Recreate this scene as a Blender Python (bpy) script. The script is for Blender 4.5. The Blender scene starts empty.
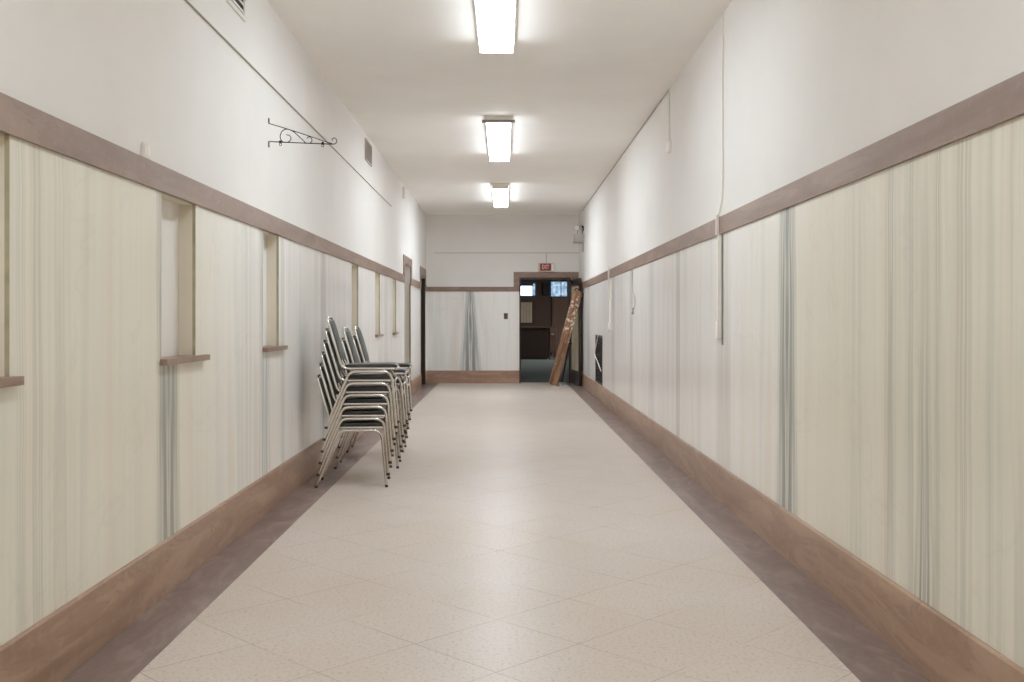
import bpy, bmesh, math, random
from mathutils import Vector, Matrix
random.seed(7)
scene = bpy.context.scene
COL = scene.collection
PI = math.pi

# ------------------------------------------------------------------ view
scene.view_settings.view_transform = 'Standard'
scene.view_settings.look = 'None'
scene.view_settings.exposure = 0.0
scene.view_settings.gamma = 1.0
scene.view_settings.use_curve_mapping = False
scene.cycles.max_bounces = 20
scene.cycles.diffuse_bounces = 16
w = bpy.data.worlds.new('world'); scene.world = w; w.use_nodes = True
w.node_tree.nodes['Background'].inputs[0].default_value = (0.6, 0.65, 0.7, 1)
w.node_tree.nodes['Background'].inputs[1].default_value = 0.02

cam_d = bpy.data.cameras.new('camera'); cam = bpy.data.objects.new('camera', cam_d); COL.objects.link(cam)
cam.location = (0, 0, 1.33); cam.rotation_euler = (PI / 2, 0, 0)
cam_d.sensor_width = 36.0; cam_d.lens = 1010 * 36.0 / 1024
cam_d.shift_x = 8 / 1024; cam_d.shift_y = -21 / 1024
cam_d.clip_end = 200
scene.camera = cam

# ------------------------------------------------------------------ dimensions
XL, XR, YE, YB, ZC = -1.645, 1.588, 21.3, -12.0, 3.55
SL = 0.017                                   # marble slab thickness

# ------------------------------------------------------------------ material helpers
class Net:
    def __init__(s, name):
        s.m = bpy.data.materials.new(name); s.m.use_nodes = True
        s.t = s.m.node_tree; s.n = s.t.nodes; s.l = s.t.links
        s.b = s.n['Principled BSDF']
    def put(s, sock, v):
        if isinstance(v, (int, float)): sock.default_value = v
        elif isinstance(v, (tuple, list)):
            sock.default_value = (*v, 1.0) if (len(v) == 3 and len(sock.default_value) == 4) else v
        else: s.l.new(v, sock)
    def math(s, op, a, b=0.0, c=None, clamp=False):
        n = s.n.new('ShaderNodeMath'); n.operation = op; n.use_clamp = clamp
        s.put(n.inputs[0], a); s.put(n.inputs[1], b)
        if c is not None: s.put(n.inputs[2], c)
        return n.outputs[0]
    def coord(s):
        return s.n.new('ShaderNodeTexCoord').outputs['Object']
    def split(s, v):
        n = s.n.new('ShaderNodeSeparateXYZ'); s.l.new(v, n.inputs[0]); return n.outputs
    def comb(s, x, y, z):
        n = s.n.new('ShaderNodeCombineXYZ')
        for i, v in enumerate((x, y, z)): s.put(n.inputs[i], v)
        return n.outputs[0]
    def noise(s, vec, scale=1.0, detail=3.0, rough=0.5, dist=0.0):
        n = s.n.new('ShaderNodeTexNoise'); s.l.new(vec, n.inputs['Vector'])
        n.inputs['Scale'].default_value = scale; n.inputs['Detail'].default_value = detail
        n.inputs['Roughness'].default_value = rough; n.inputs['Distortion'].default_value = dist
        return n.outputs[0]
    def mul(s, vec, k):
        n = s.n.new('ShaderNodeVectorMath'); n.operation = 'MULTIPLY'; s.l.new(vec, n.inputs[0]); n.inputs[1].default_value = k
        return n.outputs[0]
    def remap(s, v, a, b, c=0.0, d=1.0):
        n = s.n.new('ShaderNodeMapRange'); n.interpolation_type = 'SMOOTHSTEP'
        s.put(n.inputs[0], v)
        for i, q in enumerate((a, b, c, d)): s.put(n.inputs[i + 1], q)
        return n.outputs[0]
    def mix(s, f, a, b, kind='MIX'):
        n = s.n.new('ShaderNodeMix'); n.data_type = 'RGBA'; n.blend_type = kind
        s.put(n.inputs[0], f); s.put(n.inputs[6], a); s.put(n.inputs[7], b)
        return n.outputs[2]
    def bump(s, h, strength=0.2, dist=0.01):
        n = s.n.new('ShaderNodeBump'); n.inputs['Strength'].default_value = strength; n.inputs['Distance'].default_value = dist
        s.l.new(h, n.inputs['Height']); s.l.new(n.outputs[0], s.b.inputs['Normal'])
    def set(s, color=None, rough=None, metal=None, spec=None):
        if color is not None: s.put(s.b.inputs['Base Color'], color)
        if rough is not None: s.put(s.b.inputs['Roughness'], rough)
        if metal is not None: s.put(s.b.inputs['Metallic'], metal)
        if spec is not None: s.put(s.b.inputs['Specular IOR Level'], spec)
        return s.m

def srgb(r, g, b):
    f = lambda c: ((c / 255) / 12.92 if c / 255 <= 0.04045 else (((c / 255) + 0.055) / 1.055) ** 2.4)
    return (f(r), f(g), f(b))

def plain(name, col, rough=0.6, metal=0.0, spec=0.5, vary=0.06, scale=9.0):
    q = Net(name); c = q.coord()
    f = q.noise(c, scale, 3)
    a = tuple(max(0, x * (1 - vary)) for x in col); b = tuple(min(1, x * (1 + vary)) for x in col)
    return q.set(q.mix(f, a, b), rough, metal, spec)

def plaster(name, col):
    q = Net(name); c = q.coord()
    f = q.noise(c, 0.8, 4, 0.6); g = q.noise(c, 22.0, 3)
    k = q.mix(q.remap(f, 0.3, 0.7), tuple(x * 0.97 for x in col), tuple(min(1, x * 1.02) for x in col))
    q.bump(g, 0.06, 0.004)
    return q.set(k, 0.75, 0, 0.25)

def marble(name, groups, axis, warm_to, cool_at):
    """vertically veined cream marble; groups = grey vein bundles (centre, half width, strength, taper towards the top)"""
    q = Net(name); c = q.coord(); x, y, z = q.split(c)
    u = y if axis == 'y' else x
    fine = q.noise(q.comb(q.math('MULTIPLY', u, 26.0), 0.0, q.math('MULTIPLY', z, 0.5)), 1.0, 4, 0.65)
    mid = q.noise(q.comb(q.math('MULTIPLY', u, 4.2), 3.3, q.math('MULTIPLY', z, 0.25)), 1.0, 3, 0.55)
    big = q.noise(q.comb(q.math('MULTIPLY', u, 0.55), 1.7, q.math('MULTIPLY', z, 0.35)), 1.0, 3, 0.5)
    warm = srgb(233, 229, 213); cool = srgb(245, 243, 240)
    f = q.math('ADD', q.remap(u, warm_to, cool_at), q.math('MULTIPLY', q.math('SUBTRACT', big, 0.5), 0.9), clamp=True)  # near-warm, far-cool tint on side walls: mixed lighting put into the stone colour
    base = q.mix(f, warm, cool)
    base = q.mix(q.math('MULTIPLY', q.remap(fine, 0.4, 0.75), 0.12), base, srgb(190, 186, 168))
    base = q.mix(q.math('MULTIPLY', q.remap(mid, 0.48, 0.7), 0.25), base, srgb(224, 206, 186))
    base = q.mix(q.math('MULTIPLY', q.remap(mid, 0.5, 0.28), 0.22), base, srgb(190, 192, 182))
    # faint wandering vein
    vn = q.noise(q.comb(u, 0.4, q.math('MULTIPLY', z, 1.3)), 0.8, 4, 0.6, 0.6)
    vein = q.remap(q.math('ABSOLUTE', q.math('SUBTRACT', vn, 0.55)), 0.012, 0.0)
    base = q.mix(q.math('MULTIPLY', vein, 0.05), base, srgb(150, 140, 120))
    zz = q.math('DIVIDE', q.math('SUBTRACT', z, 0.27), 1.68, clamp=True)
    wob = q.math('MULTIPLY', q.math('SUBTRACT', q.noise(q.comb(0.0, 9.0, z), 1.6, 2), 0.5), 0.05)
    total = None
    for i, gr in enumerate(groups):
        cc, hw, st, tp = gr[:4]; fade = gr[4] if len(gr) > 4 else 0.0
        a = q.math('ABSOLUTE', q.math('ADD', q.math('SUBTRACT', u, cc), wob))
        wz = q.math('MULTIPLY', q.math('SUBTRACT', 1.0, q.math('MULTIPLY', zz, tp)), hw)
        qq = q.math('DIVIDE', a, wz)
        mask = q.math('POWER', q.math('SUBTRACT', 1.0, qq, clamp=True), 0.55)
        ln = q.noise(q.comb(q.math('MULTIPLY', qq, 5.0 if hw < 0.35 else 8.0), i * 3.7, q.math('MULTIPLY', z, 0.5)), 1.0, 3, 0.6)
        val = q.math('MULTIPLY', mask, q.math('ADD', 0.22, q.math('MULTIPLY', q.remap(ln, 0.38, 0.6), 0.84)))
        val = q.math('MULTIPLY', val, q.math('MULTIPLY', q.math('SUBTRACT', 1.0, q.math('MULTIPLY', zz, fade)), st))
        total = val if total is None else q.math('MAXIMUM', total, val)
    base = q.mix(total, base, srgb(118, 126, 120))
    q.put(q.b.inputs['Coat Weight'], 0.0)
    return q.set(base, 0.24, 0, 0.45)

def brown_stone(name, dark, light, axis='y', rough=0.35, k=1.0):
    q = Net(name); c = q.coord()
    vec = q.mul(c, (2.2, 0.8, 5.0) if axis == 'y' else ((0.8, 2.2, 5.0) if axis == 'x' else (3.0, 1.1, 3.0)))
    a = q.noise(vec, 1.0 * k, 5, 0.6, 1.4); b = q.noise(c, 16.0, 4, 0.6)
    k1 = q.mix(q.remap(a, 0.3, 0.72), dark, light)
    k2 = q.mix(q.math('MULTIPLY', q.remap(b, 0.5, 0.8), 0.25), k1, tuple(min(1, x * 1.35) for x in light))
    thin = q.remap(q.math('ABSOLUTE', q.math('SUBTRACT', a, 0.52)), 0.016, 0.0)
    k3 = q.mix(q.math('MULTIPLY', thin, 0.3), k2, tuple(x * 0.6 for x in dark))
    return q.set(k3, rough, 0, 0.4)

def floor_mat():
    q = Net('terrazzo_tile'); c = q.coord(); x, y, z = q.split(c)
    D = 0.336                                  # half diagonal of the square tiles
    s = q.math('DIVIDE', q.math('SUBTRACT', q.math('ADD', x, y), 3.782), 2 * D)
    t = q.math('DIVIDE', q.math('SUBTRACT', q.math('SUBTRACT', y, x), 3.842), 2 * D)
    def line(v):
        fr = q.math('FRACT', q.math('ADD', v, 0.5))
        d = q.math('ABSOLUTE', q.math('SUBTRACT', fr, 0.5))
        return q.remap(d, 0.0052, 0.0018)
    ln = q.math('MAXIMUM', line(s), line(t))
    broken = q.remap(q.noise(c, 1.6, 3), 0.3, 0.62)
    sp = q.noise(c, 64.0, 4, 0.65); big = q.noise(c, 0.9, 4, 0.55)
    med = q.noise(q.mul(c, (1.0, 2.4, 1.0)), 9.0, 4, 0.65)
    base = q.mix(q.remap(big, 0.3, 0.7), srgb(208, 195, 183), srgb(211, 200, 192))
    base = q.mix(q.math('MULTIPLY', q.remap(sp, 0.5, 0.7), 0.6), base, srgb(166, 142, 116))
    base = q.mix(q.math('MULTIPLY', q.remap(sp, 0.46, 0.28), 0.35), base, srgb(208, 199, 188))
    base = q.mix(q.math('MULTIPLY', q.remap(med, 0.56, 0.8), 0.25), base, srgb(170, 160, 148))
    # tile to tile tone
    cell = q.n.new('ShaderNodeTexWhiteNoise'); cell.noise_dimensions = '2D'
    q.l.new(q.comb(q.math('FLOOR', s), q.math('FLOOR', t), 0.0), cell.inputs['Vector'])
    base = q.mix(q.math('MULTIPLY', cell.outputs[0], 0.07), base, srgb(180, 166, 150))
    base = q.mix(q.math('MULTIPLY', ln, q.math('MULTIPLY', broken, 0.8)), base, srgb(128, 108, 84))
    # worn, duller smears across the floor
    smear = q.noise(q.mul(c, (1.0, 0.45, 1.0)), 3.0, 4, 0.6)
    rough = q.math('ADD', 0.285, q.math('MULTIPLY', smear, 0.12))
    return q.set(base, rough, 0, 0.16)

def wood_paint():
    q = Net('splattered_board'); c = q.coord(); x, y, z = q.split(c)
    g = q.noise(q.comb(q.math('MULTIPLY', x, 24.0), q.math('MULTIPLY', y, 24.0), q.math('MULTIPLY', z, 1.6)), 1.0, 4, 0.6)
    base = q.mix(q.remap(g, 0.3, 0.72), srgb(104, 76, 58), srgb(172, 132, 102))
    s1 = q.noise(c, 13.0, 5, 0.7)
    hi = q.remap(q.math('ABSOLUTE', q.math('SUBTRACT', z, 1.45)), 0.8, 0.1, -0.01, 0.10)
    sp = q.remap(q.math('ADD', s1, hi), 0.63, 0.68)
    base = q.mix(sp, base, srgb(226, 214, 200))
    dk = q.remap(q.noise(c, 8.0, 3), 0.6, 0.75)
    base = q.mix(q.math('MULTIPLY', dk, 0.5), base, srgb(66, 42, 28))
    return q.set(base, 0.65, 0, 0.3)

def emis(name, col, strength):
    q = Net(name)
    q.set(col, 0.4)
    q.put(q.b.inputs['Emission Color'], col); q.b.inputs['Emission Strength'].default_value = strength
    return q.m

R_GROUPS = [(5.667, 0.24, 0.9, 0.3), (3.81, 0.12, 0.85, 0.75, 0.85), (3.81, 0.46, 0.13, 0.12), (4.15, 0.07, 0.4, 0.1), (3.94, 0.035, 0.4, 0.0), (3.70, 0.04, 0.42, 0.0), (3.49, 0.075, 0.38, 0.1), (3.30, 0.03, 0.2, 0.0), (3.1, 0.16, 0.22, 0.1),
            (4.55, 0.2, 0.14, 0.1), (7.3, 0.26, 0.3, 0.1), (9.22, 0.13, 0.62, 0.1), (10.9, 0.3, 0.2, 0.1),
            (12.6, 0.24, 0.52, 0.2), (14.7, 0.3, 0.35, 0.1), (19.0, 0.35, 0.4, 0.2)]
L_GROUPS = [(4.95, 0.19, 0.85, 0.1), (6.94, 0.2, 0.6, 0.1), (6.5, 0.3, 0.2, 0.2), (3.74, 0.12, 0.16, 0.1), (3.56, 0.07, 0.3, 0.1), (3.44, 0.05, 0.25, 0.0),
            (7.5, 0.07, 0.4, 0.0), (9.2, 0.18, 0.55, 0.1), (11.1, 0.22, 0.3, 0.1), (14.1, 0.3, 0.25, 0.1)]
M = {}
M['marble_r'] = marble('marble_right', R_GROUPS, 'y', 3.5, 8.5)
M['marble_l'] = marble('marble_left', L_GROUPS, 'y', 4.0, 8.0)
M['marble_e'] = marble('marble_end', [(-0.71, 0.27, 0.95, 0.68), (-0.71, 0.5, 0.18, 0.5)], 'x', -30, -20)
M['plaster'] = plaster('wall_plaster', srgb(231, 228, 224))
M['ceiling'] = plaster('ceiling_plaster', srgb(246, 243, 238))

M['jamb'] = plaster('niche_jamb_plaster', srgb(226, 219, 203))
M['edge'] = plain('stained_slab_edge', srgb(176, 166, 138), 0.6, vary=0.3, scale=14)
M['base_y'] = brown_stone('brown_base_marble', srgb(152, 122, 101), srgb(184, 155, 133), 'y')
M['base_x'] = brown_stone('brown_end_base_marble', srgb(148, 114, 96), srgb(178, 146, 126), 'x')
M['border'] = brown_stone('brown_floor_border', srgb(118, 99, 92), srgb(150, 130, 122), 'f', 0.32, 2.0)
M['rail'] = brown_stone('rail_marble', srgb(134, 109, 95), srgb(157, 133, 118), 'y', 0.4)
M['floor'] = floor_mat()
M['dark_wood'] = plain('dark_brown_wood', srgb(52, 38, 32), 0.35, vary=0.2)
M['brown_wood'] = plain('brown_wood', srgb(92, 68, 54), 0.5, vary=0.2)
M['room_wall'] = plain('dim_brown_wall', srgb(104, 80, 68), 0.7, vary=0.12)
M['carpet'] = plain('teal_grey_carpet', srgb(106, 110, 104), 0.85, spec=0.15, vary=0.15, scale=40)
M['curtain'] = plain('dull_brown_cloth', srgb(158, 132, 116), 0.85)
M['tan'] = plain('tan_panelling', srgb(242, 216, 184), 0.5, vary=0.15)
M['chrome'] = plain('brushed_chrome', srgb(216, 211, 203), 0.26, metal=0.95, vary=0.05, scale=40)
M['vinyl'] = plain('black_vinyl', srgb(52, 53, 50), 0.34, vary=0.15, scale=30)
M['back_vinyl'] = plain('grey_black_vinyl', srgb(74, 76, 72), 0.45, vary=0.15, scale=30)
M['rubber'] = plain('dark_rubber', srgb(52, 48, 45), 0.7)
M['iron'] = plain('black_iron', srgb(42, 40, 40), 0.45, metal=0.3)
M['cream'] = plain('cream_plastic', srgb(240, 235, 226), 0.45, vary=0.03)
M['grey_metal'] = plain('grey_metal', srgb(150, 146, 140), 0.45, metal=0.3)
M['grey_vent'] = plain('grey_vent_paint', srgb(176, 168, 160), 0.6)
M['vent_dark'] = plain('dark_vent_grey', srgb(58, 55, 52), 0.8)  # flat dark grey for vent and grille backings, lamp heads, wall unit
M['conduit_dark'] = plain('brown_grey_conduit', srgb(166, 155, 139), 0.5)
M['fixture'] = plain('white_fixture_enamel', srgb(226, 222, 216), 0.4, vary=0.02)
M['plate'] = plain('dull_end_plate', srgb(140, 134, 128), 0.5)
TUBE = (0.868, 0.955, 1.03)
def lens_mats(k): return [emis('lit_lens', TUBE, 24.0 * k), emis('lit_lens_side', TUBE, 9.5 * k)]
M['red'] = plain('exit_red', srgb(124, 48, 52), 0.4)
M['pink'] = plain('exit_letter_pink', srgb(240, 176, 180), 0.5, vary=0.02)
M['tan_box'] = plain('tan_sign_housing', srgb(206, 190, 170), 0.5)
M['board'] = wood_paint()
M['scrap'] = plain('scrap_paper', srgb(225, 222, 216), 0.8, vary=0.2, scale=30)
M['win_white'] = emis('daylit_pane', (0.92, 0.97, 1.0), 3.0)
qn = Net('frosted_daylit_pane'); cc = qn.coord()
fb = qn.noise(cc, 9.0, 3, 0.6)
colr = qn.mix(qn.remap(fb, 0.4, 0.65), srgb(110, 150, 190), srgb(205, 228, 240))
qn.put(qn.b.inputs['Emission Color'], colr); qn.b.inputs['Emission Strength'].default_value = 1.0
M['win_blue'] = qn.set((0.2, 0.25, 0.3), 0.4)
M['win_frame'] = plain('blue_grey_window_frame', srgb(84, 96, 112), 0.5)
g = Net('door_glass'); g.set((0.96, 0.97, 0.96), 0.03); g.b.inputs['Transmission Weight'].default_value = 1.0; g.b.inputs['IOR'].default_value = 1.2
M['glass'] = g.m
M['frosted'] = plain('cream_frosted_pane', srgb(206, 198, 172), 0.3, vary=0.14, scale=5)
gl = Net('lamp_glass'); M['lamp'] = gl.set((0.75, 0.74, 0.7), 0.15)

# ------------------------------------------------------------------ mesh helpers
class MB:
    def __init__(s): s.v = []; s.f = []; s.mi = []
    def box(s, x0, x1, y0, y1, z0, z1, mi=0):
        b = len(s.v)
        x0, x1 = min(x0, x1), max(x0, x1); y0, y1 = min(y0, y1), max(y0, y1); z0, z1 = min(z0, z1), max(z0, z1)
        s.v += [(x0, y0, z0), (x1, y0, z0), (x1, y1, z0), (x0, y1, z0), (x0, y0, z1), (x1, y0, z1), (x1, y1, z1), (x0, y1, z1)]
        s.f += [tuple(b + i for i in q) for q in ((0, 3, 2, 1), (4, 5, 6, 7), (0, 1, 5, 4), (1, 2, 6, 5), (2, 3, 7, 6), (3, 0, 4, 7))]
        s.mi += [mi] * 6; return s
    def tube(s, pts, r, n=8, mi=0, closed=False):
        pts = [Vector(p) for p in pts]; b = len(s.v); k = len(pts)
        up = None
        for i, p in enumerate(pts):
            if closed: t = (pts[(i + 1) % k] - pts[i - 1])
            else: t = pts[min(i + 1, k - 1)] - pts[max(i - 1, 0)]
            t.normalize()
            if up is None:
                up = Vector((0, 0, 1)) if abs(t.z) < 0.9 else Vector((0, 1, 0))
            side = t.cross(up)
            if side.length < 1e-5: side = t.orthogonal()
            side.normalize(); up = side.cross(t).normalized()
            for j in range(n):
                a = 2 * PI * j / n
                s.v.append(tuple(p + side * (r * math.cos(a)) + up * (r * math.sin(a))))
        for i in range(k if closed else k - 1):
            i2 = (i + 1) % k
            for j in range(n):
                j2 = (j + 1) % n
                s.f.append((b + i * n + j, b + i * n + j2, b + i2 * n + j2, b + i2 * n + j)); s.mi.append(mi)
        if not closed:
            s.f.append(tuple(b + j for j in reversed(range(n)))); s.f.append(tuple(b + (k - 1) * n + j for j in range(n))); s.mi += [mi, mi]
        return s
    def prism(s, poly, axis, a0, a1, mi=0):
        """extrude a closed 2-D outline along an axis: 'y' -> poly in (x, z), 'x' -> (y, z), 'z' -> (x, y)"""
        b = len(s.v); n = len(poly)
        for a in (a0, a1):
            for (p, q) in poly:
                s.v.append({'y': (p, a, q), 'x': (a, p, q), 'z': (p, q, a)}[axis])
        s.f.append(tuple(b + i for i in range(n))); s.f.append(tuple(b + n + i for i in reversed(range(n)))); s.mi += [mi, mi]
        for i in range(n):
            j = (i + 1) % n
            s.f.append((b + i, b + n + i, b + n + j, b + j)); s.mi.append(mi)
        return s
    def mesh(s, name, mats, smooth=False, bevel=0.0, seg=2):
        me = bpy.data.meshes.new(name); me.from_pydata(s.v, [], s.f); me.update()
        for m in (mats if isinstance(mats, list) else [mats]): me.materials.append(m)
        for p, i in zip(me.polygons, s.mi): p.material_index = i
        bm = bmesh.new(); bm.from_mesh(me); bmesh.ops.recalc_face_normals(bm, faces=bm.faces)
        if bevel: bmesh.ops.bevel(bm, geom=bm.edges[:], offset=bevel, segments=seg, profile=0.5, affect='EDGES', clamp_overlap=True)
        bm.to_mesh(me); bm.free()
        if smooth:
            for p in me.polygons: p.use_smooth = True
            me.set_sharp_from_angle(angle=math.radians(42))
        return me
    def build(s, name, mats, parent=None, loc=None, smooth=False, bevel=0.0, seg=2):
        o = bpy.data.objects.new(name, s.mesh(name, mats, smooth, bevel, seg)); COL.objects.link(o)
        if parent is not None: o.parent = parent
        if loc is not None: o.location = loc
        return o

def tag(o, label=None, cat=None, group=None, kind=None):
    if label: o['label'] = label
    if cat: o['category'] = cat
    if group: o['group'] = group
    if kind: o['kind'] = kind
    return o
def struct(o, label=None): o['kind'] = 'structure'; return o
def empty(name, loc, label, cat, group=None, rz=0.0):
    o = bpy.data.objects.new(name, None); COL.objects.link(o); o.location = loc; o.rotation_euler = (0, 0, rz)
    o.empty_display_size = 0.2
    return tag(o, label, cat, group)

def slab(mb, axis, p0, p1, ur, vr, holes, mi=0, mi_edge=None):
    """a plate between planes p0 and p1 with rectangular holes (u0,u1,v0,v1); axis 'x' -> u=y, 'y' -> u=x; v=z"""
    us = sorted({ur[0], ur[1]} | {min(max(h[i], ur[0]), ur[1]) for h in holes for i in (0, 1)})
    vs = sorted({vr[0], vr[1]} | {min(max(h[i], vr[0]), vr[1]) for h in holes for i in (2, 3)})
    fill = {}
    for i in range(len(us) - 1):
        for j in range(len(vs) - 1):
            cu, cv = (us[i] + us[i + 1]) / 2, (vs[j] + vs[j + 1]) / 2
            fill[i, j] = not any(h[0] < cu < h[1] and h[2] < cv < h[3] for h in holes)
    idx = {}
    def V(u, v, p):
        k = (u, v, p)
        if k not in idx:
            idx[k] = len(mb.v); mb.v.append((p, u, v) if axis == 'x' else (u, p, v))
        return idx[k]
    def Q(a, b, c, d, m): mb.f.append((a, b, c, d)); mb.mi.append(m)
    me_ = mi if mi_edge is None else mi_edge
    for (i, j), ok in fill.items():
        if not ok: continue
        a, b, c, d = us[i], us[i + 1], vs[j], vs[j + 1]
        for p in (p0, p1): Q(V(a, c, p), V(b, c, p), V(b, d, p), V(a, d, p), mi)
        for (di, dj, e) in ((-1, 0, ((a, c), (a, d))), (1, 0, ((b, c), (b, d))), (0, -1, ((a, c), (b, c))), (0, 1, ((a, d), (b, d)))):
            if not fill.get((i + di, j + dj), False):
                (s0, s1) = e
                Q(V(*s0, p0), V(*s1, p0), V(*s1, p1), V(*s0, p1), me_)
    return mb

def arc(cx, cz, r, a0, a1, n=6):
    return [(cx + r * math.cos(math.radians(a0 + (a1 - a0) * i / n)), cz + r * math.sin(math.radians(a0 + (a1 - a0) * i / n))) for i in range(n + 1)]

def smooth_path(pts, sub=5):
    P = [Vector(p) for p in pts]; out = []
    for i in range(len(P) - 1):
        p0, p1, p2, p3 = P[max(i - 1, 0)], P[i], P[i + 1], P[min(i + 2, len(P) - 1)]
        for k in range(sub):
            t = k / sub
            out.append(0.5 * ((2 * p1) + (p2 - p0) * t + (2 * p0 - 5 * p1 + 4 * p2 - p3) * t * t + (3 * p1 - p0 - 3 * p2 + p3) * t ** 3))
    out.append(P[-1]); return out

# ------------------------------------------------------------------ the setting
NZ0, NZ1 = 1.112, 1.945
NICHE = [(2.83, 3.36), (4.85, 5.386), (6.90, 7.376), (10.90, 11.40), (12.90, 13.40), (14.92, 15.40)]
D1 = (16.66, 17.77, -0.1, 2.26)
D2 = (19.95, 20.98, -0.1, 2.23)
DE = (0.323, 1.40, -0.1, 2.227)
niche_holes = [(a, b, NZ0, NZ1) for a, b in NICHE]

# floor: tiles and the brown border strips along both walls
f = MB()
f.box(-1.374, 1.3125, YB, YE + 0.22, -0.1, 0.0, 0)
f.box(XL - 0.4, -1.374, YB, YE, -0.1, 0.0, 1); f.box(1.3125, XR + 0.1, YB, YE, -0.1, 0.0, 1)
struct(f.build('floor', [M['floor'], M['border']]))
struct(MB().box(XL - 0.4, XR + 0.2, YB, YE + 0.2, ZC, ZC + 0.1).build('ceiling', M['ceiling']))

# left wall with its niches and two doorways
wl = MB()
slab(wl, 'x', XL, XL - 0.09, (YB, YE), (2.0, ZC), [D1, D2])
slab(wl, 'x', XL - SL, XL - 0.09, (YB, YE), (0.0, 2.0), niche_holes + [D1, D2], 0, 1)
slab(wl, 'x', XL - 0.09, XL - 0.30, (YB, YE), (0.0, ZC), [D1, D2])
struct(wl.build('wall_left', [M['plaster'], M['jamb']]))
struct(slab(MB(), 'x', XL, XL - SL, (YB, YE), (0.25, 1.97), niche_holes + [D1, D2], 0, 1).build('trim_1', [M['marble_l'], M['edge']]))
# right wall, one grille opening
GR = (16.28, 17.57, 0.262, 1.08)
wr = MB()
slab(wr, 'x', XR, XR + 0.2, (YB, YE), (2.0, ZC), [])
slab(wr, 'x', XR + SL, XR + 0.2, (YB, YE), (0.0, 2.0), [])
struct(wr.build('wall_right', M['plaster']))
struct(slab(MB(), 'x', XR, XR + SL, (YB, YE), (0.25, 1.98), [GR], 0, 1).build('trim_2', [M['marble_r'], M['edge']]))
# end wall
we = MB()
slab(we, 'y', YE, YE + 0.2, (XL - 0.3, XR + 0.2), (1.96, ZC), [DE])
slab(we, 'y', YE + SL, YE + 0.2, (XL - 0.3, XR + 0.2), (0.0, 1.96), [DE])
struct(we.build('wall_end', M['plaster']))
struct(slab(MB(), 'y', YE, YE + SL, (XL, XR), (0.25, 1.95), [DE]).build('trim_3', M['marble_e']))
struct(MB().box(XL - 0.3, XR + 0.2, YB - 0.1, YB, 0, ZC).build('wall_behind', M['plaster']))

# baseboards
BH = 0.265
b = MB()
for (a, c) in ((YB, D1[0]), (D1[1], D2[0]), (D2[1] + 0.06, YE)):
    b.prism([(XL, 0), (XL + 0.015, 0), (XL + 0.015, BH - 0.008), (XL + 0.009, BH), (XL, BH)], 'y', a, c)
struct(b.build('baseboard_left', M['base_y']))
b = MB().prism([(XR, 0), (XR - 0.016, 0), (XR - 0.016, BH - 0.008), (XR - 0.01, BH), (XR, BH)], 'y', YB, YE)
struct(b.build('baseboard_right', M['base_y']))
b = MB().prism([(YE, 0), (YE - 0.016, 0), (YE - 0.016, BH - 0.008), (YE - 0.01, BH), (YE, BH)], 'x', XL + 0.015, DE[0])
b.prism([(YE, 0), (YE - 0.016, 0), (YE - 0.016, BH - 0.008), (YE - 0.01, BH), (YE, BH)], 'x', DE[1] + 0.06, XR - 0.016)
struct(b.build('baseboard_end', M['base_x']))

# dado rails, stepping up and around the doorways
LZ0, LZ1, CW = 1.945, 2.068, 0.2
def rail_left():
    m = MB(); p0, p1 = XL - 0.005, XL + 0.014
    for (a, c) in ((YB, D1[0] - CW), (D1[1] + CW, D2[0] - CW), (D2[1] + 0.2, YE)):
        m.box(p0, p1, a, c, LZ0, LZ1)
    for (d, top) in ((D1, 2.40), (D2, 2.385)):
        m.box(p0, p1, d[0] - CW, d[0], LZ0, top); m.box(p0, p1, d[1], d[1] + 0.2, LZ0, top); m.box(p0, p1, d[0], d[1], d[3], top)
    return m
struct(rail_left().build('trim_4', M['rail']))
struct(MB().box(XR + 0.005, XR - 0.014, YB, YE, 1.957, 2.083).build('trim_5', M['rail']))
m = MB(); q0, q1 = YE + 0.005, YE - 0.014
m.box(XL + 0.014, DE[0] - 0.12, q0, q1, 1.93, 2.03)
m.box(DE[0] - 0.12, DE[0], q0, q1, 1.93, 2.343); m.box(DE[0], DE[1], q0, q1, DE[3], 2.343); m.box(DE[1], XR - 0.014, q0, q1, 1.93, 2.343)
struct(m.build('trim_6', M['rail']))

# doorway on the left, first: a plain plastered opening with a door set deep in it
d = MB().box(XL - 0.30, XL - 0.26, D1[0], D1[1], 0, 2.26); d.box(XL - 0.26, XL - 0.25, D1[0] + 0.12, D1[1] - 0.12, 0.15, 1.0); d.box(XL - 0.26, XL - 0.25, D1[0] + 0.12, D1[1] - 0.12, 1.12, 2.1)
struct(d.build('door_1', M['brown_wood']))
struct(MB().tube([(XL - 0.25, D1[0] + 0.08, 1.0), (XL - 0.2, D1[0] + 0.08, 1.0)], 0.025, 10).build('trim_9', M['grey_metal']))
# stained edge where the jamb of that doorway meets the wall face
struct(MB().box(XL + 0.004, XL - 0.018, D1[1] - 0.012, D1[1] + 0.012, 0, 1.945).build('trim_7', M['conduit_dark']))
# second doorway: dark wood lining and door
d = MB()
d.box(XL - 0.26, XL + 0.01, D2[1] - 0.05, D2[1] + 0.0, 0, D2[3]); d.box(XL - 0.26, XL + 0.01, D2[0], D2[0] + 0.04, 0, D2[3]); d.box(XL - 0.26, XL + 0.01, D2[0] + 0.04, D2[1] - 0.05, D2[3] - 0.05, D2[3])
d.box(XL - 0.26, XL - 0.2, D2[0] + 0.04, D2[1] - 0.05, 0, D2[3] - 0.05)
struct(d.build('door_2', M['dark_wood']))
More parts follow.
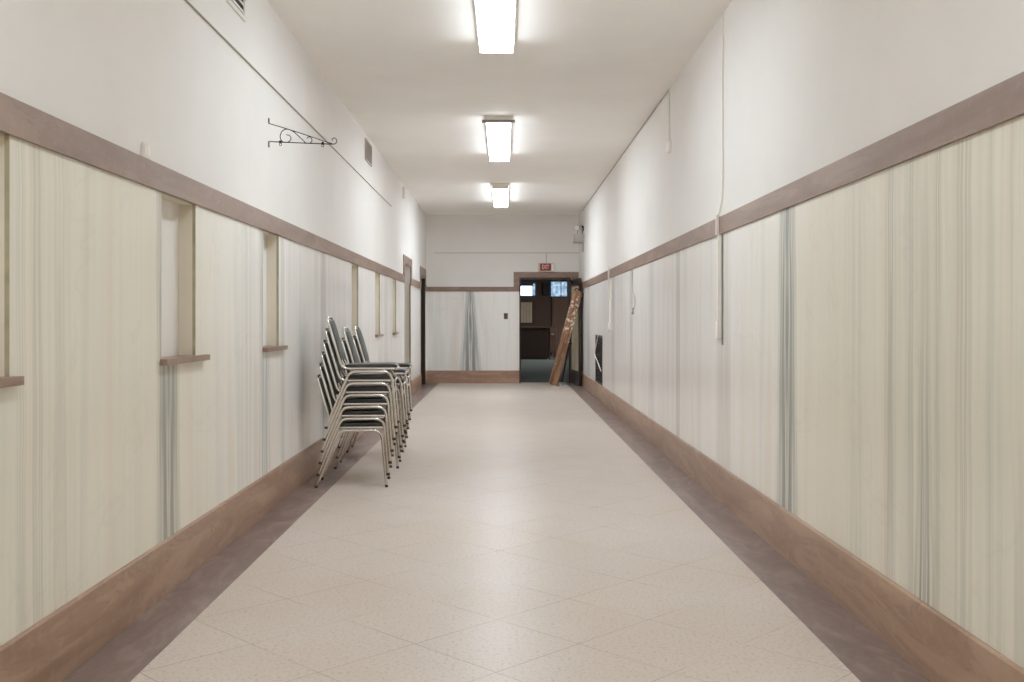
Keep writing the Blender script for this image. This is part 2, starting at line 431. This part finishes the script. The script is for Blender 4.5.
# end doorway lining
d = MB()
d.box(DE[0], DE[0] + 0.03, YE - 0.012, YE + 0.2, 0, DE[3]); d.box(DE[1] - 0.03, DE[1], YE - 0.012, YE + 0.2, 0, DE[3]); d.box(DE[0] + 0.03, DE[1] - 0.03, YE - 0.012, YE + 0.2, DE[3] - 0.045, DE[3])
struct(d.build('trim_8', M['dark_wood']))

# brown stone ledges under the left wall niches
def ledge(y0, y1, label, over=0.15):
    m = MB().box(XL - 0.09, XL, y0 + 0.003, y1 - 0.003, NZ0, NZ0 + 0.03)
    m.box(XL, XL + 0.035, y0 - 0.02, y1 + over, NZ0, NZ0 + 0.03)
    o = m.build('niche_ledge', M['rail'], bevel=0.0)
    return tag(o, label, 'ledge', 'brown stone ledges of the left wall niches')
LEDGE_LABELS = ['brown stone ledge under the nearest wall niche, cut by the left picture edge',
                'brown stone ledge nearest to the iron bracket side, over a dark grey marble streak',
                'brown stone ledge under the last niche before the chair stacks',
                'brown stone ledge under the first niche past the chair stacks',
                'brown stone ledge under the middle niche past the chair stacks',
                'brown stone ledge under the farthest niche, next to the left doorway']
for (a, c), lb in zip(NICHE, LEDGE_LABELS): ledge(a, c, lb, 0.03 if c < 4 else 0.15)

# ------------------------------------------------------------------ ceiling lights
def light(y0, y1, label, cx=-0.06, plate=False, k=1.0):
    lens_m = lens_mats(k)
    t = empty('ceiling_light', (cx, (y0 + y1) / 2, ZC), label, 'ceiling light', 'fluorescent lights along the corridor ceiling')
    L = (y1 - y0) / 2
    MB().prism([(-0.15, -0.001), (-0.15, -0.03), (-0.14, -0.045), (0.14, -0.045), (0.15, -0.03), (0.15, -0.001)], 'y', -L, L).build('housing', M['fixture'], t)
    pr = [(-0.130, -0.046), (-0.127, -0.085), (-0.113, -0.1), (0.113, -0.1), (0.127, -0.085), (0.130, -0.046)]
    for a, c in ((-L + 0.012, -0.009), (0.009, L - 0.012)):
        lm = MB().prism(pr, 'y', a, c); lm.mi[2] = lm.mi[6] = 1
        lm.build('lens', lens_m, t)
    MB().prism([(-0.131, -0.046), (-0.128, -0.086), (-0.114, -0.102), (0.114, -0.102), (0.128, -0.086), (0.131, -0.046)], 'y', -0.009, 0.009).build('joint_strip', M['plate'], t)
    for s in (-1, 1):
        wdt = 0.182 if (plate and s < 0) else 0.132
        z0 = -0.075 if (plate and s < 0) else -0.101
        MB().box(-wdt, wdt, s * L - 0.006, s * L + 0.006, z0, -0.045).build('end_cap', M['plate'] if (plate and s < 0) else M['fixture'], t)
    return t
light(5.62, 8.02, 'lit ceiling light nearest the camera, cut off by the top edge')
light(10.98, 13.49, 'lit ceiling light with a wide dull end plate, second from the camera', plate=True, k=1.05)
light(16.35, 18.95, 'small looking lit ceiling light farthest down the corridor', k=1.35)
light(0.26, 2.66, 'lit ceiling light directly above the camera, out of the picture')
light(-5.1, -2.7, 'lit ceiling light behind the camera, out of the picture')
light(-10.45, -8.05, 'lit ceiling light far behind the camera, out of the picture')

# ------------------------------------------------------------------ stacking chairs
def build_chair(label):
    t = empty('stacking_chair', (0, 0, 0), label, 'chair', 'chairs stacked along the left wall')
    W = 0.21; r = 0.0115
    for s in (-1, 1):
        y = s * W
        ft, rt = (0.2775, 0.008), (-0.2775, 0.008)
        R = 0.055; zt = 0.452
        pts = [rt]
        # rear corner: from the sloped rear leg into the horizontal top
        cx = [(-0.120, 0.385), (-0.1065, 0.418), (-0.086, 0.441), (-0.055, zt)]
        pts += cx + [(0.0, zt), (0.10, zt), (0.175, zt)] + [(0.207, 0.444), (0.230, 0.424), (0.2445, 0.392), (0.2475, 0.36)] + [ft]
        sf = MB().tube([(px, y, pz) for px, pz in pts], r, 10).build('side_frame', M['chrome'], t, smooth=True)
        for (px, pz), (dx, dz) in ((rt, (-0.1575 / 0.373, -1)), (ft, (0.03 / 0.348, -1))):
            v = Vector((dx, 0, dz)).normalized()
            p = Vector((px, y, 0.026)) - v * 0.0
            MB().tube([(px - dx * 0.009, y, 0.020), (px, y, 0.0)], 0.0122, 10).build('rubber_foot', M['rubber'], sf, smooth=True)
    # seat-and-back tube: one bent loop, up one side, across the top and down the other
    w2 = 0.19
    side = [(0.265, 0.4735), (0.1, 0.4735), (-0.09, 0.4735), (-0.125, 0.477), (-0.150, 0.492), (-0.166, 0.52), (-0.178, 0.56), (-0.262, 0.845)]
    loop = [(px, -w2, pz) for px, pz in side]
    loop += [(-0.2695, -w2 + 0.012, 0.868), (-0.2735, -w2 + 0.04, 0.881), (-0.274, 0, 0.8825), (-0.2735, w2 - 0.04, 0.881), (-0.2695, w2 - 0.012, 0.868)]
    loop += [(px, w2, pz) for px, pz in reversed(side)]
    bf = MB().tube(loop, r, 10)
    bf.tube([(0.265, -w2, 0.4735), (0.278, -w2 + 0.012, 0.4735), (0.282, -w2 + 0.04, 0.4735), (0.282, w2 - 0.04, 0.4735), (0.278, w2 - 0.012, 0.4735), (0.265, w2, 0.4735)], r, 8)
    bf.build('back_frame', M['chrome'], t, smooth=True)
    cr = MB().tube([(0.17, -W, 0.452), (0.17, W, 0.452)], 0.009, 8).tube([(-0.03, -W, 0.452), (-0.03, W, 0.452)], 0.009, 8)
    cr.build('cross_bar', M['chrome'], t, smooth=True)
    # padded seat with a rounded front
    sp = [(-0.135, 0.484), (-0.13, 0.4745), (0.24, 0.4745), (0.272, 0.478), (0.285, 0.488), (0.283, 0.5), (0.268, 0.508), (0.2, 0.511), (-0.10, 0.508), (-0.132, 0.500)]
    MB().prism(sp, 'y', -w2 + 0.014, w2 - 0.014).build('seat', M['vinyl'], t, smooth=True, bevel=0.005)
    # back pad following the slope of the posts
    dx, dz = -0.084, 0.285; n = Vector((dz, 0, -dx)).normalized()
    def bp(k, off): return (-0.178 + dx * k + n.x * off, 0.56 + dz * k + n.z * off)
    pp = [bp(-0.05, -0.006), bp(-0.09, 0.004), bp(-0.05, 0.016), bp(0.1, 0.02), bp(0.9, 0.02), bp(1.03, 0.016), bp(1.07, 0.004), bp(1.03, -0.006)]
    MB().prism(pp, 'y', -w2 + 0.014, w2 - 0.014).build('backrest', M['back_vinyl'], t, smooth=True, bevel=0.004)
    return t
def copy_tree(o, parent=None):
    c = o.copy(); COL.objects.link(c); c.parent = parent
    if parent is not None: c.matrix_parent_inverse = o.matrix_parent_inverse.copy()
    for ch in list(o.children): copy_tree(ch, c)
    return c
ORD = {6: ['bottom', 'second from the bottom', 'third from the bottom', 'third from the top', 'second from the top', 'topmost'],
       5: ['bottom', 'second from the bottom', 'middle', 'second from the top', 'topmost']}
proto = None
# (near-side foot depth, rear foot x on the near side, turn, how many, name)
STACKS = [(8.0, -1.489, 4.0, 6, 'the nearest stack'), (9.02, -1.507, 3.0, 5, 'the middle stack'), (10.13, -1.572, 2.0, 5, 'the farthest stack')]
for (yn, xr, th, cnt, nm) in STACKS:
    a = math.radians(th); ca, sa = math.cos(a), math.sin(a)
    # rear near foot in local space (-0.2775, -0.21)
    ox = xr - (-0.2775 * ca + 0.21 * sa); oy = yn - (-0.2775 * sa - 0.21 * ca)
    for k in range(cnt):
        lb = f'black and chrome stacking chair, {ORD[cnt][k]} in {nm}'
        if proto is None: proto = build_chair(lb); o = proto
        else: o = copy_tree(proto); o['label'] = lb
        sh = 0.0155 * k
        o.location = (ox + sh * ca, oy + sh * sa, 0.0935 * k); o.rotation_euler = (0, 0, a)

# ------------------------------------------------------------------ left wall fittings
# scrolled iron bracket
BK = 0.00058; BY = 7.055
def bp(zx, zy): return ((zx - 103) * BK, 0.0, 2.575 - (zy - 375) * BK)
bk = empty('iron_wall_bracket', (XL, BY, 0), 'black scrolled iron hanging bracket high on the left wall', 'bracket')
def sweep(pts, r, nm, parent=bk, sub=6): return MB().tube(smooth_path([bp(*p) for p in pts], sub), r, 6).build(nm, M['iron'], parent, smooth=True)
sweep([(104, 440), (104, 395), (108, 380), (125, 373), (240, 378), (560, 392), (800, 401), (900, 403)], 0.0036, 'lower_arm')
sweep([(104, 158), (120, 158), (310, 215), (560, 295), (780, 370), (872, 399)], 0.003, 'upper_arm')
sweep([(868, 402), (902, 400), (924, 378), (918, 343), (892, 330), (870, 343), (878, 360)], 0.0034, 'end_curl')
sweep([(548, 388), (480, 320), (410, 258), (360, 231), (310, 224), (264, 252), (244, 310), (256, 355), (292, 382), (345, 376), (374, 335), (354, 299), (318, 292)], 0.0034, 'scroll')
sweep([(545, 386), (588, 394), (621, 376), (625, 345), (600, 318), (576, 320), (567, 336)], 0.003, 'scroll')
for cxx in (247, 757):
    p = bp(cxx, 376 if cxx < 400 else 392)
    c = MB().box(p[0] - 0.008, p[0] + 0.008, -0.006, 0.006, p[2] - 0.01, p[2] + 0.009).build('clip', M['iron'], bk)
    MB().tube([(p[0] + 0.008 * math.cos(t), 0, p[2] - 0.018 + 0.009 * math.sin(t)) for t in [2 * PI * i / 10 for i in range(10)]], 0.0022, 6, closed=True).build('ring', M['iron'], c, smooth=True)
for (z0, z1) in ((bp(0, 150)[2], bp(0, 92)[2]), (bp(0, 442)[2], bp(0, 372)[2])):
    MB().box(0.0, 0.006, -0.009, 0.009, z0, z1).build('wall_tab', M['iron'], bk)

# long thin conduit high along the left wall
o = MB().tube([(XL + 0.006, -11.5, 2.985), (XL + 0.006, 5.1, 2.978), (XL + 0.006, 14.7, 2.985)], 0.0055, 8)
tag(o.build('wall_conduit', M['conduit_dark'], smooth=True), 'thin grey conduit running high along the left upper wall', 'conduit')

def vent(y0, y1, z0, z1, n, label, frame, dark, rows=False):
    t = empty('wall_vent', (XL, (y0 + y1) / 2, z0), label, 'vent', 'air vents high on the left wall')
    L = (y1 - y0) / 2; H = z1 - z0; fw = 0.03 if not rows else 0.018
    m = slab(MB(), 'x', 0.0, 0.012, (-L, L), (0, H), [(-L + fw, L - fw, fw, H - fw)]); m.build('frame', M[frame], t)
    MB().box(0.0, 0.002, -L + fw, L - fw, fw, H - fw).build('backing', M[dark], t)
    s = MB(); hh = H - 2 * fw
    for i in range(n):
        z = fw + hh * (i + 0.5) / n
        s.prism([(0.003, z + hh * 0.22 / n), (0.011, z - hh * 0.28 / n), (0.0105, z - hh * 0.34 / n), (0.002, z + hh * 0.16 / n)], 'y', -L + fw, L - fw)
    if rows:
        k = 16
        for i in range(k):
            yy = -L + fw + (2 * L - 2 * fw) * (i + 0.5) / k
            s.box(0.003, 0.008, yy - 0.004, yy + 0.004, fw, H - fw)
    s.build('slats', M[frame], t)
    return t
vent(5.70, 6.39, 3.215, 3.51, 5, 'louvred air vent at the top left, cut off by the picture top', 'plaster', 'vent_dark')
vent(11.93, 12.5, 3.225, 3.48, 9, 'grey mesh air vent on the left wall just past the iron bracket', 'grey_vent', 'conduit_dark', True)
o = MB().prism([(0, 0), (0.035, 0.01), (0.045, 0.18), (0.0, 0.2)], 'y', -0.05, 0.05)
tag(o.build('wall_box', M['plaster'], loc=(XL, 16.4, 3.3)), 'small grey box near the ceiling past the mesh vent', 'box')
# small cream box standing on the left rail
t = empty('junction_box', (XL, 4.625, 2.07), 'small cream junction box just above the left dado rail', 'junction box')
MB().box(0, 0.014, -0.048, 0.048, 0, 0.068).build('body', M['plaster'], t, bevel=0.003)
MB().box(0.014, 0.019, -0.02, 0.02, 0.012, 0.06).build('cover', M['cream'], t)

# ------------------------------------------------------------------ right wall fittings
def raceway(y, ztop, zbox0, zbox1, label, up=True, bw=0.07, grey=True):
    t = empty('cable_raceway', (XR, y, 0), label, 'cable raceway', 'cable drops on the right wall')
    MB().box(-0.036, -0.014, -0.012, 0.012, 1.95, ztop).box(-0.022, 0.0, -0.012, 0.012, zbox1, 1.953).build('channel', M['cream'], t, bevel=0.002)
    MB().box(-0.03, 0.0, -bw / 2, bw / 2, zbox0, zbox1).build('outlet_box', M['cream'], t, bevel=0.004)
    if grey:
        MB().tube([(-0.006, -0.078, 1.955), (-0.006, -0.078, zbox0 - 0.045)], 0.006, 8).build('grey_pipe', M['grey_metal'], t, smooth=True)
    if up:
        MB().tube(smooth_path([(-0.02, 0, ztop - 0.01), (-0.012, -0.05, ztop + 0.06), (-0.008, -0.09, ztop + 0.16), (-0.008, -0.09, 2.6), (-0.008, -0.09, 3.1), (-0.008, -0.10, ZC - 0.002)], 4), 0.007, 8).build('cable', M['cream'], t, smooth=True)
    return t
raceway(7.40, 2.10, 1.195, 1.325, 'cream cable raceway with a box, nearest on the right wall, fed from the ceiling')
raceway(15.1, 2.13, 1.17, 1.30, 'cream cable raceway with a small box far along the right wall', up=False, bw=0.11, grey=False)
t = empty('hanging_cable', (XR, 12.3, 0), 'thin grey cable looping down the right marble to a small hook, between the raceways', 'cable')
MB().tube(smooth_path([(-0.01, 0.1, 1.957), (-0.01, 0.14, 1.75), (-0.012, 0.1, 1.68), (-0.014, -0.12, 1.62), (-0.014, -0.18, 1.55), (-0.014, -0.1, 1.48), (-0.012, 0.06, 1.44), (-0.012, 0.18, 1.42)], 5), 0.004, 6).build('cord', M['grey_vent'], t, smooth=True)
MB().box(-0.03, 0.0, 0.05, 0.22, 1.40, 1.425).box(-0.02, 0.0, 0.06, 0.1, 1.425, 1.475).build('hook', M['grey_vent'], t)
# cable along the ceiling corner with a drop
t = empty('ceiling_corner_cable', (XR, 9.67, 0), 'thin cable along the right ceiling corner with a short drop to a small box', 'cable')
MB().tube([(-0.008, 10.8, 3.536), (-0.008, 0.0, 3.536)], 0.006, 6).build('run', M['grey_vent'], t, smooth=True)
MB().tube([(-0.007, 0.0, 3.536), (-0.007, -0.02, 3.2), (-0.007, -0.04, 3.0)], 0.006, 6).build('drop', M['cream'], t, smooth=True)
MB().box(-0.03, 0, -0.09, 0.01, 2.93, 3.03).build('end_box', M['cream'], t, bevel=0.003)
# low grille
t = empty('wall_grille', (XR, (GR[0] + GR[1]) / 2, GR[2]), 'dark wire grille set low in the right marble wall', 'grille')
L = (GR[1] - GR[0]) / 2 - 0.003; H = GR[3] - GR[2] - 0.004
MB().box(0.012, 0.0165, -L, L, 0.003, H).build('backing', M['vent_dark'], t)
slab(MB(), 'x', 0.001, 0.012, (-L, L), (0.003, H), [(-L + 0.03, L - 0.03, 0.033, H - 0.03)]).build('frame', M['iron'], t)
m = MB()
for i in range(1, 26): m.box(0.005, 0.008, -L + 2 * L * i / 26 - 0.004, -L + 2 * L * i / 26 + 0.004, 0.03, H - 0.03)
for i in range(1, 17): m.box(0.006, 0.01, -L + 0.03, L - 0.03, H * i / 17 - 0.004, H * i / 17 + 0.004)
m.build('wire_mesh', M['iron'], t)
tag(MB().tube(smooth_path([(XR - 0.012, 16.9, 1.085), (XR - 0.014, 17.22, 0.92), (XR - 0.014, 17.52, 0.74), (XR - 0.014, 17.0, 0.63), (XR - 0.014, 16.38, 0.497)], 5), 0.008, 8).build('loose_cord', M['cream'], smooth=True), 'loose white cord bent across the dark low grille', 'cord')
# emergency light at the far end
t = empty('emergency_light', (XR, 20.1, 2.89), 'twin-head emergency light high on the right wall by the end wall', 'emergency light')
MB().box(-0.19, 0.0, -0.16, 0.16, 0.0, 0.14).build('battery_box', M['grey_vent'], t, bevel=0.008)
MB().box(-0.21, 0.0, -0.18, 0.18, -0.02, -0.001).build('shelf', M['grey_vent'], t)
for (hx, hy) in ((-0.135, -0.08), (-0.022, 0.06)):
    h = MB().tube([(hx, hy, 0.14), (hx, hy, 0.22)], 0.012, 8).build('stem', M['grey_metal'], t, smooth=True)
    c = Vector((hx, hy, 0.27)); dv = Vector((-0.25 if hx < -0.1 else -0.9, -1.0 if hx < -0.1 else -0.3, -0.25)).normalized()
    mb = MB(); base = len(mb.v)
    ring = []
    for (off, r) in ((-0.06, 0.02), (-0.045, 0.04), (-0.01, 0.054), (0.025, 0.056)):
        ax = dv.orthogonal().normalized(); ay = dv.cross(ax)
        for j in range(14):
            a = 2 * PI * j / 14
            mb.v.append(tuple(c + dv * off + ax * r * math.cos(a) + ay * r * math.sin(a)))
    for i in range(3):
        for j in range(14): mb.f.append((i * 14 + j, i * 14 + (j + 1) % 14, (i + 1) * 14 + (j + 1) % 14, (i + 1) * 14 + j)); mb.mi.append(0)
    mb.f.append(tuple(range(13, -1, -1))); mb.mi.append(0)
    hd = mb.build('lamp_head', M['vent_dark'], t, smooth=True)
    ml = MB()
    for j in range(14):
        a = 2 * PI * j / 14
        ml.v.append(tuple(c + dv * 0.024 + ax * 0.052 * math.cos(a) + ay * 0.052 * math.sin(a)))
    ml.v.append(tuple(c + dv * 0.036))
    for j in range(14): ml.f.append((j, (j + 1) % 14, 14)); ml.mi.append(0)
    ml.build('lens', M['lamp'], hd, smooth=True)
MB().tube([(-0.01, 0.03, -0.02), (-0.01, 0.03, -0.2)], 0.014, 8).build('feed_pipe', M['grey_vent'], t, smooth=True)

# ------------------------------------------------------------------ end wall fittings
t = empty('exit_sign', (0.886, YE - 0.014, 2.343), 'tan EXIT sign with a red face above the end doorway', 'exit sign')
MB().box(-0.169, 0.169, -0.075, 0.014, 0.0, 0.185).build('housing', M['tan_box'], t, bevel=0.006)
MB().box(-0.128, 0.10, -0.079, -0.0751, 0.022, 0.172).build('face', M['red'], t)
MB().box(0.112, 0.16, -0.079, -0.0751, 0.02, 0.17).build('side_panel', M['cream'], t)
fc = bpy.data.curves.new('lettering', 'FONT'); fc.body = 'EXIT'; fc.size = 0.125; fc.extrude = 0.001; fc.align_x = 'CENTER'; fc.align_y = 'CENTER'; fc.offset = 0.002
fc.space_character = 0.95
fo = bpy.data.objects.new('lettering', fc); COL.objects.link(fo); fo.parent = t; fo.location = (-0.014, -0.0805, 0.097); fo.rotation_euler = (PI / 2, 0, 0); fo.scale = (0.62, 1, 1)
fc.materials.append(M['pink'])
lme = bpy.data.meshes.new_from_object(fo.evaluated_get(bpy.context.evaluated_depsgraph_get()))
lo = bpy.data.objects.new('lettering', lme); COL.objects.link(lo); lo.parent = t; lo.location = fo.location; lo.rotation_euler = fo.rotation_euler; lo.scale = fo.scale
bpy.data.objects.remove(fo)
o = MB().tube([(-1.48, YE - 0.006, 2.745), (XR, YE - 0.006, 2.745)], 0.006, 8).tube([(0.89, YE - 0.006, 2.745), (0.89, YE - 0.006, 2.52)], 0.006, 8)
tag(o.build('sign_conduit', M['grey_vent'], smooth=True), 'thin painted conduit across the end wall, dropping to the exit sign', 'conduit')
t = empty('light_switch', (0.038, YE, 1.412), 'dark brown double switch plate on the end wall marble', 'light switch')
MB().box(-0.042, 0.042, -0.008, 0, -0.062, 0.062).build('plate', M['brown_wood'], t, bevel=0.002)
for s in (-1, 1): MB().box(-0.014, 0.014, -0.014, -0.008, s * 0.03 - 0.014, s * 0.03 + 0.014).build('toggle', M['dark_wood'], t)

# open glazed door, swung back against the right wall
hx, hy, fx, fy = 1.405, YE - 0.03, 1.53, 20.24
ang = math.atan2(fy - hy, fx - hx); LW = math.hypot(fx - hx, fy - hy)
t = bpy.data.objects.new('door_3', None); COL.objects.link(t); t.location = (hx, hy, 0); t.rotation_euler = (0, 0, ang); t['kind'] = 'structure'
DH = 2.17; T = 0.022
m = slab(MB(), 'y', -T, T, (0, LW), (0.012, DH), [(0.18, LW - 0.10, 0.30, 2.02)]); m.build('door_frame', M['dark_wood'], t)
MB().box(0.18, LW - 0.10, -0.017, 0.004, 0.30, 2.02).build('door_pane', M['frosted'], t)
hp = [(0.0, 0.86), (0.0, 0.87), (0.0, 1.03), (0.0, 1.04)]
MB().tube([(0.26, -T, 0.84), (0.26, -T - 0.04, 0.85), (0.26, -T - 0.045, 0.94), (0.26, -T - 0.04, 1.03), (0.26, -T, 1.04)], 0.012, 8).build('door_handle', M['iron'], t, smooth=True)
MB().box(0.06, 0.34, -T - 0.05, -T, 2.08, 2.14).tube([(0.3, -T - 0.03, 2.15), (0.12, -T - 0.2, 2.16), (0.02, -T - 0.06, 2.17)], 0.012, 6).build('door_closer', M['iron'], t)

# paint-splattered board leaning on that door, with its wire hook and rear strut
P0 = Vector((0.995, 20.52, 0.0)); P1 = Vector((1.482, 20.13, 1.93))
axis = (P1 - P0); LB = axis.length; zax = axis.normalized()
xax = Vector((1, -0.28, 0)); xax = (xax - zax * xax.dot(zax)).normalized(); yax = zax.cross(xax)
rot = Matrix((xax, yax, zax)).transposed()
t = empty('leaning_board', P0, 'paint-splattered wooden board leaning in the end doorway against the open door', 'board')
t.rotation_euler = rot.to_euler()
MB().prism([(-0.096, 0.03), (0.092, -0.033), (0.092, LB - 0.05), (0.078, LB - 0.02), (-0.068, LB), (-0.086, LB - 0.02)], 'y', -0.022, 0.022).build('plank', M['board'], t, bevel=0.004)
MB().tube([(-0.055, -0.03, LB - 0.03), (-0.05, -0.03, LB + 0.025), (0.03, -0.03, LB + 0.012), (0.115, -0.03, LB - 0.045), (0.12, -0.01, LB - 0.16)], 0.014, 8).build('wire_hook', M['iron'], t, smooth=True)
MB().tube([(0.085, 0.04, 1.05), (0.12, 0.07, 0.5), (0.14, 0.075, 0.10)], 0.018, 8).build('rear_strut', M['dark_wood'], t, smooth=True)
for (sx, sy, sr) in ((1.08, 20.3, 0.04), (1.17, 20.42, 0.035), (1.22, 20.26, 0.045), (0.99, 20.2, 0.03), (1.13, 20.16, 0.03), (1.2, 20.55, 0.035)):
    m = MB(); n = 9
    for zz, k in ((0.0, 1.0), (0.012, 0.8)):
        for i in range(n):
            a = 2 * PI * i / n; rr = sr * k * random.uniform(0.6, 1.25)
            m.v.append((rr * math.cos(a), rr * math.sin(a), zz * random.uniform(0.7, 1.3) if zz else 0.0))
    m.f.append(tuple(range(n - 1, -1, -1))); m.f.append(tuple(range(n, 2 * n))); m.mi += [0, 0]
    for i in range(n): m.f.append((i, (i + 1) % n, n + (i + 1) % n, n + i)); m.mi.append(0)
    tag(m.build('paper_scrap', M['scrap'] if sy < 20.28 else M['grey_metal'], loc=(sx, sy, 0.001)), 'small scrap of paper on the floor by the foot of the splattered board', 'scrap', 'scraps on the floor by the leaning board')

# ------------------------------------------------------------------ the dim room behind the doorway
RX0, RX1, RY0, RY1, RZ = -3.5, 5.0, YE + 0.2, 38.0, 3.3
struct(MB().box(RX0, RX1, RY0 + 0.02, RY1, -0.1, -0.002).build('floor', M['carpet']))
struct(MB().box(RX0, RX1, RY0, RY1, RZ, RZ + 0.1).build('ceiling', M['room_wall']))
struct(MB().box(RX0 - 0.1, RX0, RY0, RY1, 0, RZ).build('wall_room_left', M['room_wall']))
struct(MB().box(RX1, RX1 + 0.1, RY0, RY1, 0, RZ).build('wall_room_right', M['room_wall']))
struct(slab(MB(), 'y', RY1, RY1 + 0.15, (RX0, RX1), (0, RZ), [(0.60, 1.20, 2.19, 2.77), (1.768, 2.37, 2.22, 2.77)]).build('wall_room_back', M['room_wall']))
fr = slab(MB(), 'y', RY1 - 0.01, RY1 + 0.1, (0.58, 1.22), (2.17, 2.79), [(0.63, 1.06, 2.25, 2.61), (1.09, 1.17, 2.25, 2.70)])
w1 = struct(fr.build('window_1', M['win_frame']))
MB().box(0.63, 1.06, RY1 + 0.05, RY1 + 0.06, 2.25, 2.61).build('window_pane', M['win_white'], w1)
MB().box(1.09, 1.17, RY1 + 0.05, RY1 + 0.06, 2.25, 2.70).build('window_pane', M['win_blue'], w1)
fr = slab(MB(), 'y', RY1 - 0.01, RY1 + 0.1, (1.74, 2.40), (2.19, 2.80), [(1.77, 2.135, 2.22, 2.77), (2.16, 2.37, 2.22, 2.77)])
w2 = struct(fr.build('window_2', M['dark_wood']))
MB().box(1.77, 2.135, RY1 + 0.05, RY1 + 0.06, 2.22, 2.77).build('window_pane', M['win_blue'], w2)
MB().box(2.16, 2.37, RY1 + 0.05, RY1 + 0.06, 2.22, 2.77).build('window_pane', M['win_blue'], w2)
# tan panelled shutter under the first window
t = empty('wood_shutter', (0.85, RY1, 1.2), 'tan panelled shutter under the bright window in the dim room', 'shutter')
m = MB()
for i in range(4): m.box(-0.21 + i * 0.105, -0.21 + i * 0.105 + 0.098, -0.05, -0.02, 0.03, 0.80)
m.build('panels', M['tan'], t)
MB().box(-0.23, 0.33, -0.02, 0, 0.0, 0.84).box(0.235, 0.315, -0.045, -0.02, 0.03, 0.8).build('frame', M['brown_wood'], t)
# curtain under the frosted window
m = MB(); n = 40; pts = []
for i in range(n + 1):
    x = 1.80 + 0.6 * i / n; pts.append((x, RY1 - 0.10 + 0.03 * math.sin(i * 1.25)))
poly = pts + [(p, q + 0.012) for p, q in reversed(pts)]
for i in range(n):
    a0, a1 = pts[i], pts[i + 1]
    m.prism([a0, a1, (a1[0], a1[1] + 0.01), (a0[0], a0[1] + 0.01)], 'z', 0.0, 2.19)
tag(m.build('curtain', M['curtain'], smooth=False), 'brown pleated curtain under the frosted blue window', 'curtain')
# dark counter
t = empty('reception_counter', (0.2, 34.4, 0), 'long dark counter across the dim room beyond the doorway', 'counter')
MB().box(-1.7, 1.30, -0.35, 0.35, 0.06, 1.06).box(-1.66, 1.26, -0.30, 0.30, 0, 0.06).build('body', M['dark_wood'], t)
MB().box(-1.72, 1.32, -0.40, 0.40, 1.06, 1.10).build('counter_top', M['brown_wood'], t, bevel=0.008)
m = MB()
for i in range(3): m.box(-1.6 + i * 0.95, -0.75 + i * 0.95, -0.362, -0.351, 0.15, 0.98)
m.build('front_panel', M['dark_wood'], t)
t = empty('wood_cabinet', (1.63, 34.4, 0), 'small brown cabinet at the right end of the dark counter', 'cabinet')
MB().box(-0.1, 0.12, -0.35, 0.3, 0.25, 1.1).box(-0.1, -0.08, -0.35, 0.3, 0.0, 0.25).box(0.10, 0.12, -0.35, 0.3, 0.0, 0.25).build('body', M['brown_wood'], t)
dr = MB().box(-0.085, 0.105, -0.37, -0.351, 0.72, 1.06).build('drawer', M['brown_wood'], t)
MB().tube([(-0.04, -0.37, 0.85), (-0.04, -0.39, 0.85), (0.05, -0.39, 0.85), (0.05, -0.37, 0.85)], 0.01, 6).build('handle', M['tan'], dr)
MB().box(-0.085, 0.105, -0.37, -0.351, 0.28, 0.70).build('door', M['brown_wood'], t)
t = empty('wall_speaker', (1.58, RY1, 2.26), 'grey boxed unit on the back wall between the two bright windows', 'wall unit')
MB().box(-0.12, 0.12, -0.12, 0, 0, 0.47).build('case', M['vent_dark'], t, bevel=0.01)
MB().box(-0.10, 0.10, -0.13, -0.121, 0.03, 0.44).build('front', M['iron'], t)
# unseen light panels added above the doorway head to brighten that room
for lx, ly, lk, lb in ((-2.4, 29.0, 40.0, 'added unseen light panel brightening the dim room, nearer the doorway, above its head'), (3.6, 33.0, 70.0, 'added unseen light panel brightening the dim room over the counter, above the doorway head')):
    glow = emis('added_fill_glow', (0.92, 0.97, 1.0), lk)
    t = empty('ceiling_light', (lx, ly, RZ), lb, 'ceiling light', 'added fill lights of the dim room')
    MB().box(-0.64, 0.64, -0.34, 0.34, -0.05, -0.001).build('housing', M['fixture'], t, bevel=0.004)
    MB().box(-0.6, 0.6, -0.3, 0.3, -0.07, -0.051).build('lens', glow, t)
